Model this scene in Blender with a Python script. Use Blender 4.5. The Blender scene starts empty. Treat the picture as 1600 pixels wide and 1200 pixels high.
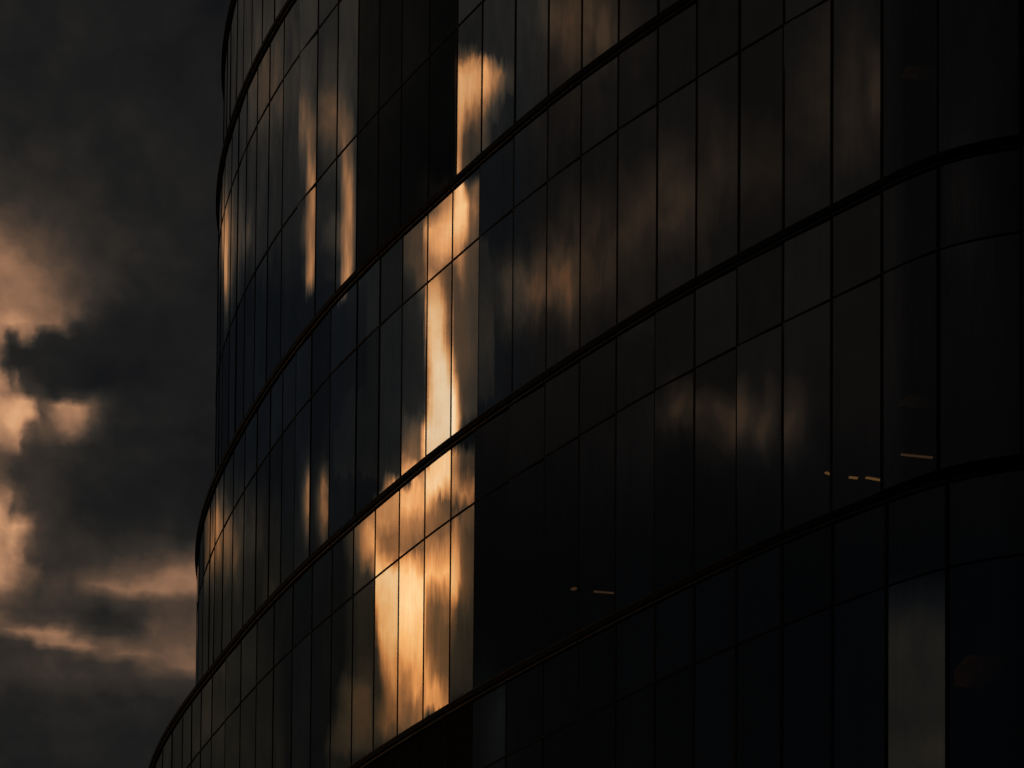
import bpy, math, random
import numpy as np
from mathutils import Vector, Matrix

random.seed(7)
R = math.radians
scene = bpy.context.scene
C = scene.collection

# ------------------------------------------------------------------ camera
CAM = {'f': 6000.0, 'cx': 800.0, 'cy': 2820.0}          # photo pixels at 1600 x 1200
_w = np.array([0., math.cos(R(4.1)), math.sin(R(4.1))])
_r = np.array([1., 0, .00795]); _r -= _w*(_r@_w); _r /= np.linalg.norm(_r)
_u = np.cross(_r, _w)
cd = bpy.data.cameras.new('camera'); cam = bpy.data.objects.new('camera', cd); C.objects.link(cam)
cam.matrix_world = Matrix(((_r[0], _u[0], -_w[0], 0), (_r[1], _u[1], -_w[1], 0), (_r[2], _u[2], -_w[2], 0), (0, 0, 0, 1)))
cd.sensor_fit = 'HORIZONTAL'; cd.sensor_width = 36.0; cd.lens = CAM['f']*36.0/1600.0
cd.shift_x = 0.0; cd.shift_y = (CAM['cy']-600.0)/1600.0
cd.clip_start = 0.5; cd.clip_end = 20000
scene.camera = cam

# ------------------------------------------------------------------ exposure
scene.view_settings.view_transform = 'Standard'; scene.view_settings.look = 'None'
scene.view_settings.exposure = 0.0; scene.view_settings.gamma = 1.0
scene.cycles.max_bounces = 4; scene.cycles.transparent_max_bounces = 12
scene.cycles.caustics_reflective = False; scene.cycles.caustics_refractive = False

# ------------------------------------------------------------------ sky: dusk cloud deck, lit from the west (left, behind the camera)
SUN_EL, SUN_AZ = 3.0, 62.0                     # azimuth counted from the view direction towards the left
world = bpy.data.worlds.new('World'); world.use_nodes = True          # handed to the scene once its nodes are complete
wt = world.node_tree; wt.nodes.clear()
def N(kind, tree=None, **kw):
    n = (tree or wt).nodes.new(kind)
    for k, v in kw.items(): setattr(n, k, v)
    return n
def put(sock, v, tree=None):
    if isinstance(v, (int, float)): sock.default_value = v
    elif isinstance(v, (tuple, list)): sock.default_value = v
    else: (tree or wt).links.new(v, sock)
def M(op, a, b=None, c=None, clamp=False):
    n = N('ShaderNodeMath', operation=op, use_clamp=clamp); put(n.inputs[0], a)
    if b is not None: put(n.inputs[1], b)
    if c is not None: put(n.inputs[2], c)
    return n.outputs[0]
def VM(op, a, b=None, out=0):
    n = N('ShaderNodeVectorMath', operation=op); put(n.inputs[0], a)
    if b is not None: put(n.inputs[1], b)
    return n.outputs[out]
def XYZ(x, y, z):
    n = N('ShaderNodeCombineXYZ'); put(n.inputs[0], x); put(n.inputs[1], y); put(n.inputs[2], z); return n.outputs[0]
def noise(vec, scale, detail=4, rough=.55, dist=0.0):
    n = N('ShaderNodeTexNoise'); put(n.inputs['Vector'], vec); n.inputs['Scale'].default_value = scale
    n.inputs['Detail'].default_value = detail; n.inputs['Roughness'].default_value = rough; n.inputs['Distortion'].default_value = dist
    return n
def smooth(v, a, b, lo=0.0, hi=1.0):
    n = N('ShaderNodeMapRange', interpolation_type='SMOOTHSTEP'); put(n.inputs['Value'], v)
    for i, q in zip((1, 2, 3, 4), (a, b, lo, hi)): n.inputs[i].default_value = q
    return n.outputs[0]
def ramp(v, stops):
    """a colour ramp kept in a small node group of its own (editing stops inside a large tree is slow)"""
    gt = bpy.data.node_groups.new('brightness_layer', 'ShaderNodeTree')
    gt.interface.new_socket('Value', in_out='INPUT', socket_type='NodeSocketFloat')
    gt.interface.new_socket('Color', in_out='OUTPUT', socket_type='NodeSocketColor')
    r = gt.nodes.new('ShaderNodeValToRGB'); cr = r.color_ramp
    cr.elements[0].position = stops[0][0]; cr.elements[0].color = stops[0][1]
    cr.elements[-1].position = stops[-1][0]; cr.elements[-1].color = stops[-1][1]
    for p, c in stops[1:-1]:
        e = cr.elements.new(p); e.color = c
    gi = gt.nodes.new('NodeGroupInput'); go_ = gt.nodes.new('NodeGroupOutput')
    gt.links.new(gi.outputs[0], r.inputs[0]); gt.links.new(r.outputs[0], go_.inputs[0])
    n = wt.nodes.new('ShaderNodeGroup'); n.node_tree = gt; put(n.inputs[0], v)
    return n.outputs[0]
def lin(r, g, b):
    f = lambda c: (c/255/12.92) if c/255 <= .04045 else ((c/255+.055)/1.055)**2.4
    return (f(r), f(g), f(b), 1)

tc = N('ShaderNodeTexCoord'); sep = N('ShaderNodeSeparateXYZ'); wt.links.new(tc.outputs['Generated'], sep.inputs[0])
dx, dy, dz = sep.outputs
AZ = M('MULTIPLY', M('ARCTAN2', M('MULTIPLY', dx, -1.0), dy), 57.29578)      # degrees
EL = M('MULTIPLY', M('ARCSINE', dz), 57.29578)

# ------------------------------------------------------------------ settings
BASE_WIDE = .006
LIMIT = {'window': 99, 'spandrel_panel': 99, 'mullion': 99}
# low-reflection panes and matte black panels as (storey, from, to, material)
SPECIAL = [(1, -4.15, -.6, 'clear'), (4, -3.75, .3, 'matte_black')]
# panes set at a slightly different angle (storey, from, to, degrees)
YAWS = [(1, -6.6, -5.85, -1.9), (1, -5.85, -5.0, .3), (2, -5.0, -3.95, -.35), (2, -3.95, -2.3, .6), (2, .15, 14, -.6), (3, .22, 14, -.9)]
zc, zd, ze = 27.8-1.21, 23.8-1.21, 19.78-1.21
LAMPS_AND_GLOWS = [
 (1290, 739, 1297, 742, zd, .022, 'lamp', 'short orange ceiling lamp at the left end of a row of three'),
 (1327, 746.5, 1340, 748, zd, .025, 'lamp', 'small yellow ceiling lamp in the middle of the row of three behind dark glass'),
 (1353, 747, 1376, 751, zd, .022, 'lamp', 'orange ceiling lamp at the right end of the row of three, beside the thick mullion'),
 (1408, 711, 1457, 716, zd, .02, 'dim_lamp', 'long faint ceiling lamp behind the wide pane right of the thick mullion'),
 (928, 925, 959, 927.5, zd, .02, 'dim_lamp', 'lone orange ceiling lamp low in the black panes near the middle'),
 (894, 920, 900, 921.5, zd, .05, 'dim_lamp', 'tiny faint round-looking lamp left of the lone orange lamp'),
 (1412, 113, 1464, 118, zc, .14, 'faint_ceiling_glow', 'dim brown glow panel standing in for lit ceiling, high behind the wide pane at upper right'),
 (1410, 626, 1462, 632, zd, .16, 'faint_ceiling_glow', 'dim brown glow panel standing in for lit ceiling, above the long faint lamp at right'),
 (1492, 1048, 1556, 1053, ze, .55, 'soft_ceiling_glow', 'dim orange glow panel standing in for lit ceiling, behind the last pane at lower right'),
]

# cloud banks as (azimuth, elevation, half width, half height, brightness), all in degrees
REFLECTED_CLOUDS = [(34.39, 28.17, 5.53, 0.64, 0.09), (45.95, 27.72, 1.08, 0.3, 0.16), (16.71, 26.21, 5.61, 0.49, 0.36), (19.9, 25.64, 1.97, 0.41, 0.36),
    (28.19, 26.22, 2.96, 0.25, 0.1), (64.5, 29.12, 4.61, 0.55, 0.09), (69.33, 28.96, 2.73, 0.39, 0.08), (86.14, 28.03, 1.44, 0.72, 0.06),
    (88.35, 28.17, 0.71, 0.48, 0.08), (62.39, 25.57, 2.35, 0.33, 0.16), (66.7, 25.74, 2.86, 0.41, 0.14), (71.1, 26.07, 3.7, 0.66, 0.07),
    (76.31, 26.72, 2.68, 0.49, 0.08), (80.79, 27.27, 2.94, 0.56, 0.04), (42.92, 22.74, 1.04, 0.39, 0.42), (25.79, 22.27, 6.06, 0.52, 0.24),
    (21.8, 22.18, 3.64, 0.52, 0.2), (55.66, 21.57, 4.03, 1.74, 0.07), (35.17, 21.22, 1.66, 1.13, 0.05), (82.31, 23.81, 1.61, 0.34, 0.15),
    (84.77, 23.61, 0.81, 0.34, 0.12), (78.74, 24.06, 2.48, 0.25, 0.1), (85.53, 24.02, 0.57, 0.5, 0.05), (64.71, 19.83, 1.03, 0.71, 0.05),
    (42.39, 19.28, 0.84, 0.44, 0.04), (126.9, 26.77, 10.28, 0.73, 0.03)]

WEST_BREAKS = [
    (28.78, [(0, 0), (0.0223, 0.137), (0.1161, 0.137), (0.1976, 0.137), (0.2231, 0.071), (0.4586, 0.071), (0.4726, 0.098), (0.5058, 0.086), (0.545, 0.098), (0.6053, 0.086), (0.6833, 0.101), (0.6953, 0)]),
    (28.64, [(0, 0), (0.0233, 0.15), (0.1167, 0.143), (0.1981, 0.137), (0.2235, 0.071), (0.4588, 0.071), (0.4728, 0.239), (0.5061, 0.212), (0.5302, 0.167), (0.5454, 0.116), (0.6057, 0.101), (0.6509, 0.094), (0.6629, 0)]),
    (28.53, [(0, 0), (0.024, 0.167), (0.1173, 0.15), (0.1984, 0.137), (0.2238, 0.071), (0.459, 0.071), (0.473, 0.532), (0.4919, 0.517), (0.5195, 0.471), (0.5456, 0.409), (0.5607, 0.341), (0.5921, 0.267), (0.6269, 0.133), (0.6842, 0.098), (0.6962, 0)]),
    (28.39, [(0, 0), (0.025, 0.177), (0.1179, 0.163), (0.1924, 0.137), (0.2242, 0.071), (0.4592, 0.071), (0.4733, 0.648), (0.5308, 0.602), (0.551, 0.562), (0.5709, 0.432), (0.6064, 0.352), (0.6335, 0.167), (0.6846, 0.098), (0.6966, 0)]),
    (28.19, [(0, 0), (0.0478, 0.183), (0.1187, 0.183), (0.182, 0.143), (0.2248, 0.071), (0.4595, 0.071), (0.4736, 0.662), (0.5248, 0.614), (0.5466, 0.562), (0.5591, 0.486), (0.5739, 0.294), (0.607, 0.239), (0.6341, 0.123), (0.6853, 0.098), (0.6973, 0)]),
    (28.03, [(0, 0), (0.0488, 0.226), (0.1036, 0.217), (0.1544, 0.183), (0.1825, 0.15), (0.2253, 0.071), (0.4598, 0.071), (0.4738, 0.627), (0.498, 0.593), (0.5168, 0.486), (0.5425, 0.364), (0.5595, 0.341), (0.5743, 0.183), (0.6223, 0.109), (0.6343, 0)]),
    (27.82, [(0, 0), (0.0501, 0.267), (0.1109, 0.253), (0.1477, 0.239), (0.1719, 0.183), (0.2005, 0.167), (0.2259, 0.071), (0.4601, 0.071), (0.4742, 0.593), (0.4835, 0.517), (0.4948, 0.375), (0.5213, 0.33), (0.543, 0.239), (0.5626, 0.133), (0.6081, 0.098), (0.6201, 0)]),
    (27.62, [(0, 0), (0.0514, 0.289), (0.1182, 0.278), (0.1459, 0.307), (0.1793, 0.245), (0.2011, 0.217), (0.2264, 0.071), (0.4604, 0.071), (0.4745, 0.547), (0.4807, 0.409), (0.4871, 0.253), (0.512, 0.183), (0.5435, 0.198), (0.568, 0.116), (0.58, 0)]),
    (27.38, [(0, 0), (0.0529, 0.212), (0.1192, 0.19), (0.1361, 0.239), (0.1468, 0.33), (0.1665, 0.281), (0.1954, 0.212), (0.2271, 0.071), (0.4608, 0.071), (0.4749, 0.578), (0.4795, 0.409), (0.486, 0.217), (0.5125, 0.167), (0.5397, 0.19), (0.5687, 0.109), (0.5807, 0)]),
    (27.16, [(0, 0), (0.0543, 0.157), (0.1201, 0.15), (0.1342, 0.212), (0.1476, 0.341), (0.1624, 0.375), (0.1808, 0.307), (0.2025, 0.281), (0.2278, 0.071), (0.4612, 0.071), (0.4738, 0.696), (0.4799, 0.432), (0.4864, 0.229), (0.5229, 0.183), (0.5349, 0)]),
    (26.94, [(0, 0), (0.0556, 0.116), (0.1238, 0.116), (0.1351, 0.229), (0.1459, 0.3), (0.1656, 0.345), (0.1815, 0.432), (0.1925, 0.386), (0.2032, 0.318), (0.2284, 0.071), (0.3821, 0.071), (0.5643, 0.341), (0.5687, 0.432), (0.5705, 0.627), (0.5797, 0.745), (0.585, 0.432), (0.5926, 0.217), (0.6048, 0.267), (0.6157, 0.294), (0.6238, 0.109), (0.684, 0.101), (0.696, 0)]),
    (26.65, [(0, 0), (0.0572, 0.094), (0.125, 0.101), (0.139, 0.239), (0.1642, 0.318), (0.1846, 0.432), (0.1955, 0.471), (0.204, 0.352), (0.2292, 0.071), (0.5129, 0.116), (0.544, 0.239), (0.5549, 0.33), (0.5628, 0.471), (0.5681, 0.593), (0.5716, 0.8), (0.5905, 0.745), (0.5956, 0.341), (0.6084, 0.364), (0.6161, 0.318), (0.6243, 0.109), (0.6847, 0.101), (0.6967, 0)]),
    (26.41, [(0, 0), (0.0585, 0.086), (0.1316, 0.212), (0.14, 0.3), (0.165, 0.35), (0.1876, 0.398), (0.2047, 0.359), (0.2299, 0.071), (0.4724, 0.079), (0.5094, 0.212), (0.5348, 0.229), (0.5392, 0.532), (0.5473, 0.578), (0.559, 0.593), (0.5684, 0.717), (0.5719, 0.765), (0.5882, 0.696), (0.596, 0.318), (0.6165, 0.245), (0.6248, 0.109), (0.6852, 0.101), (0.6972, 0)]),
    (26.16, [(0, 0), (0.0599, 0.079), (0.1326, 0.212), (0.1409, 0.289), (0.1561, 0.336), (0.1749, 0.45), (0.1905, 0.364), (0.2054, 0.341), (0.2306, 0.071), (0.463, 0.079), (0.5013, 0.19), (0.5351, 0.212), (0.5394, 0.409), (0.5514, 0.532), (0.5633, 0.578), (0.5686, 0.547), (0.5721, 0.578), (0.5806, 0.386), (0.5925, 0.239), (0.617, 0.212), (0.6253, 0.109), (0.7092, 0.101), (0.7212, 0)]),
    (25.94, [(0.0198, 0), (0.0798, 0.071), (0.1335, 0.116), (0.1418, 0.281), (0.1617, 0.364), (0.1824, 0.456), (0.204, 0.398), (0.2271, 0.071), (0.4636, 0.079), (0.4954, 0.163), (0.5353, 0.239), (0.5396, 0.375), (0.554, 0.364), (0.5618, 0.318), (0.5688, 0.239), (0.5724, 0.432), (0.5798, 0.318), (0.5953, 0.217), (0.6173, 0.201), (0.6257, 0.109), (0.7347, 0.101), (0.7467, 0)]),
    (25.71, [(0.0211, 0), (0.0811, 0.064), (0.1344, 0.15), (0.1452, 0.341), (0.1673, 0.456), (0.1897, 0.456), (0.2215, 0.071), (0.4263, 0.079), (0.4926, 0.094), (0.5206, 0.15), (0.539, 0.281), (0.5433, 0.578), (0.5557, 0.532), (0.5612, 0.294), (0.5691, 0.212), (0.5769, 0.294), (0.5957, 0.212), (0.6177, 0.196), (0.6262, 0.116), (0.7352, 0.105), (0.7472, 0)]),
    (25.39, [(0.2161, 0), (0.2761, 0.079), (0.4932, 0.075), (0.5314, 0.109), (0.5402, 0.183), (0.5436, 0.627), (0.5475, 0.772), (0.5576, 0.696), (0.5624, 0.341), (0.5676, 0.217), (0.5752, 0.217), (0.5961, 0.207), (0.6183, 0.19), (0.6268, 0.123), (0.7361, 0.123), (0.7481, 0)]),
    (24.98, [(0.2186, 0), (0.2786, 0.071), (0.4941, 0.071), (0.5406, 0.094), (0.5439, 0.456), (0.5478, 0.765), (0.5595, 0.758), (0.5636, 0.364), (0.568, 0.229), (0.5756, 0.217), (0.5967, 0.212), (0.6189, 0.183), (0.6276, 0.123), (0.7372, 0.137), (0.7492, 0)]),
    (24.52, [(0.2214, 0), (0.2814, 0.071), (0.495, 0.071), (0.5411, 0.086), (0.5444, 0.341), (0.5482, 0.696), (0.5521, 0.883), (0.5632, 0.883), (0.5676, 0.386), (0.572, 0.294), (0.5783, 0.223), (0.6197, 0.17), (0.6285, 0.116), (0.7384, 0.109), (0.7504, 0)]),
    (24.22, [(0.1478, 0), (0.2078, 0.068), (0.4923, 0.071), (0.5414, 0.086), (0.5446, 0.33), (0.547, 0.696), (0.5571, 0.933), (0.5688, 0.883), (0.5723, 0.486), (0.5765, 0.267), (0.5829, 0.201), (0.6202, 0.157), (0.629, 0.101), (0.7392, 0.086), (0.7512, 0)]),
    (23.97, [(0.1226, 0), (0.1826, 0.068), (0.4928, 0.079), (0.528, 0.094), (0.5417, 0.137), (0.5448, 0.409), (0.5472, 0.772), (0.5681, 0.933), (0.5726, 0.696), (0.5758, 0.502), (0.581, 0.229), (0.6206, 0.143), (0.6295, 0.086), (0.6415, 0)]),
    (23.71, [(0.0688, 0), (0.1288, 0.068), (0.4337, 0.071), (0.4933, 0.109), (0.511, 0.183), (0.5283, 0.223), (0.5376, 0.207), (0.5402, 0.593), (0.5459, 0.867), (0.5684, 0.9), (0.5729, 0.593), (0.5771, 0.239), (0.5891, 0)]),
    (23.50, [(0.0704, 0), (0.1304, 0.068), (0.4199, 0.071), (0.4937, 0.217), (0.5178, 0.281), (0.5335, 0.251), (0.5378, 0.239), (0.5404, 0.696), (0.5515, 0.867), (0.6673, 0.717), (0.6864, 0.578), (0.7091, 0.364), (0.7387, 0.223), (0.7969, 0.201), (0.8187, 0.035), (0.8307, 0)]),
    (23.33, [(0.0717, 0), (0.1317, 0.071), (0.4058, 0.079), (0.4801, 0.15), (0.4973, 0.398), (0.5215, 0.318), (0.5354, 0.281), (0.5468, 0.745), (0.6564, 0.786), (0.6757, 0.578), (0.7022, 0.409), (0.7357, 0.217), (0.7974, 0.201), (0.8193, 0.025), (0.8313, 0)]),
    (23.16, [(0.073, 0), (0.133, 0.071), (0.3724, 0.086), (0.4479, 0.15), (0.4626, 0.614), (0.4845, 0.364), (0.5132, 0.593), (0.5305, 0.772), (0.6532, 0.8), (0.6764, 0.593), (0.7067, 0.48), (0.7436, 0.3), (0.798, 0.345), (0.8198, 0.025), (0.8318, 0)]),
    (22.99, [(0.3548, 0), (0.4148, 0.578), (0.4501, 0.614), (0.5104, 0.578), (0.5277, 0.833), (0.6078, 0.867), (0.6461, 0.562), (0.6771, 0.486), (0.7149, 0.48), (0.7652, 0.471), (0.7985, 0.427), (0.8203, 0.025), (0.8323, 0)]),
    (22.79, [(0.3074, 0), (0.3674, 0.432), (0.3859, 0.471), (0.4153, 0.511), (0.4256, 0.675), (0.4637, 0.614), (0.5112, 0.571), (0.525, 0.696), (0.5712, 0.502), (0.6086, 0.307), (0.6626, 0.278), (0.6779, 0.245), (0.7157, 0.212), (0.7992, 0.272), (0.821, 0.02), (0.833, 0)]),
    (22.58, [(0.2573, 0), (0.3173, 0.239), (0.3462, 0.359), (0.3628, 0.432), (0.3677, 0.471), (0.3863, 0.486), (0.4157, 0.492), (0.4261, 0.511), (0.4643, 0.409), (0.512, 0.427), (0.5259, 0.443), (0.5794, 0.336), (0.6556, 0.294), (0.6788, 0.272), (0.7015, 0.386), (0.7312, 0.294), (0.7998, 0.245), (0.8216, 0.015), (0.8336, 0)]),
    (22.38, [(0.2578, 0), (0.3178, 0.272), (0.3439, 0.486), (0.3606, 0.571), (0.3656, 0.532), (0.3783, 0.375), (0.3925, 0.33), (0.4161, 0.375), (0.4266, 0.377), (0.465, 0.336), (0.5129, 0.336), (0.5267, 0.375), (0.5875, 0.309), (0.6565, 0.318), (0.6758, 0.432), (0.7061, 0.471), (0.732, 0.307), (0.7674, 0.217), (0.8161, 0.183), (0.8223, 0.015), (0.8343, 0)]),
    (22.19, [(0.2582, 0), (0.3182, 0.239), (0.3442, 0.456), (0.3609, 0.593), (0.3671, 0.627), (0.3786, 0.432), (0.3943, 0.345), (0.4165, 0.359), (0.4271, 0.345), (0.4655, 0.314), (0.5136, 0.345), (0.5274, 0.432), (0.5883, 0.409), (0.6573, 0.432), (0.6766, 0.593), (0.7143, 0.562), (0.7364, 0.3), (0.8011, 0.217), (0.8229, 0.015), (0.8349, 0)]),
    (22.00, [(0.2586, 0), (0.3186, 0.15), (0.3445, 0.352), (0.36, 0.341), (0.3674, 0.758), (0.3802, 0.627), (0.3961, 0.486), (0.4169, 0.456), (0.4276, 0.562), (0.4661, 0.593), (0.5143, 0.517), (0.5281, 0.578), (0.5891, 0.547), (0.6581, 0.547), (0.6774, 0.717), (0.7188, 0.614), (0.7408, 0.307), (0.8017, 0.212), (0.8235, 0.015), (0.8355, 0)]),
    (21.81, [(0.2591, 0), (0.3191, 0.137), (0.3475, 0.13), (0.3627, 0.15), (0.3677, 0.772), (0.3935, 0.867), (0.5151, 0.786), (0.5289, 0.703), (0.5899, 0.648), (0.6589, 0.675), (0.6781, 0.772), (0.7195, 0.627), (0.7416, 0.33), (0.8023, 0.212), (0.8241, 0.015), (0.8361, 0)]),
    (21.64, [(0.2595, 0), (0.3195, 0.13), (0.3478, 0.13), (0.363, 0.123), (0.3679, 0.696), (0.3756, 0.8), (0.4543, 0.9), (0.5158, 0.8), (0.5295, 0.517), (0.5905, 0.42), (0.6596, 0.471), (0.6788, 0.703), (0.709, 0.593), (0.7312, 0.294), (0.8029, 0.196), (0.8246, 0.015), (0.8366, 0)]),
    (21.41, [(0.26, 0), (0.32, 0.123), (0.3481, 0.123), (0.3633, 0.116), (0.3683, 0.471), (0.3773, 0.765), (0.455, 0.9), (0.5166, 0.8), (0.5304, 0.336), (0.5915, 0.278), (0.6606, 0.314), (0.6798, 0.398), (0.7024, 0.289), (0.7248, 0.207), (0.8036, 0.163), (0.8253, 0.015), (0.8373, 0)]),
    (21.09, [(0.2607, 0), (0.3207, 0.116), (0.3487, 0.116), (0.3651, 0.109), (0.3714, 0.267), (0.3803, 0.696), (0.4213, 0.8), (0.5179, 0.772), (0.5282, 0.33), (0.5781, 0.267), (0.6619, 0.267), (0.6811, 0.234), (0.7223, 0.157), (0.8046, 0.13), (0.8263, 0.015), (0.8383, 0)]),
    (20.78, [(0.2614, 0), (0.3214, 0.116), (0.3492, 0.123), (0.3655, 0.109), (0.3757, 0.183), (0.3851, 0.547), (0.3983, 0.696), (0.422, 0.634), (0.462, 0.717), (0.5191, 0.675), (0.5294, 0.352), (0.5794, 0.283), (0.6632, 0.256), (0.6823, 0.167), (0.8056, 0.123), (0.8272, 0.015), (0.8392, 0)]),
    (20.52, [(0.262, 0), (0.322, 0.137), (0.3496, 0.157), (0.3659, 0.109), (0.3786, 0.15), (0.3899, 0.456), (0.406, 0.593), (0.4227, 0.517), (0.442, 0.432), (0.4705, 0.578), (0.5201, 0.578), (0.5338, 0.502), (0.5694, 0.364), (0.6259, 0.278), (0.6643, 0.267), (0.6833, 0.143), (0.8064, 0.116), (0.828, 0.01), (0.84, 0)]),
    (20.27, [(0.2324, 0), (0.2924, 0.167), (0.3225, 0.212), (0.35, 0.217), (0.3663, 0.123), (0.3816, 0.137), (0.3918, 0.341), (0.4117, 0.492), (0.4233, 0.409), (0.4405, 0.359), (0.4802, 0.593), (0.5107, 0.409), (0.5347, 0.593), (0.5961, 0.547), (0.642, 0.341), (0.6653, 0.33), (0.6843, 0.116), (0.8072, 0.109), (0.8192, 0)]),
    (20.03, [(0.233, 0), (0.293, 0.157), (0.323, 0.212), (0.3504, 0.223), (0.3666, 0.143), (0.3879, 0.239), (0.3999, 0.386), (0.4239, 0.364), (0.459, 0.3), (0.5022, 0.386), (0.5356, 0.547), (0.6087, 0.517), (0.6663, 0.398), (0.6853, 0.116), (0.6973, 0)]),
    (19.76, [(0.2114, 0), (0.2714, 0.167), (0.3236, 0.196), (0.3508, 0.207), (0.3696, 0.177), (0.3912, 0.294), (0.4246, 0.3), (0.4598, 0.283), (0.5126, 0.318), (0.5246, 0)]),
    (19.49, [(0.187, 0), (0.247, 0.137), (0.3241, 0.177), (0.3576, 0.163), (0.3917, 0.15), (0.4606, 0.116), (0.4726, 0)]),
    (19.27, [(0.1877, 0), (0.2477, 0.094), (0.3306, 0.079), (0.4612, 0.015), (0.4732, 0)])]
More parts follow.
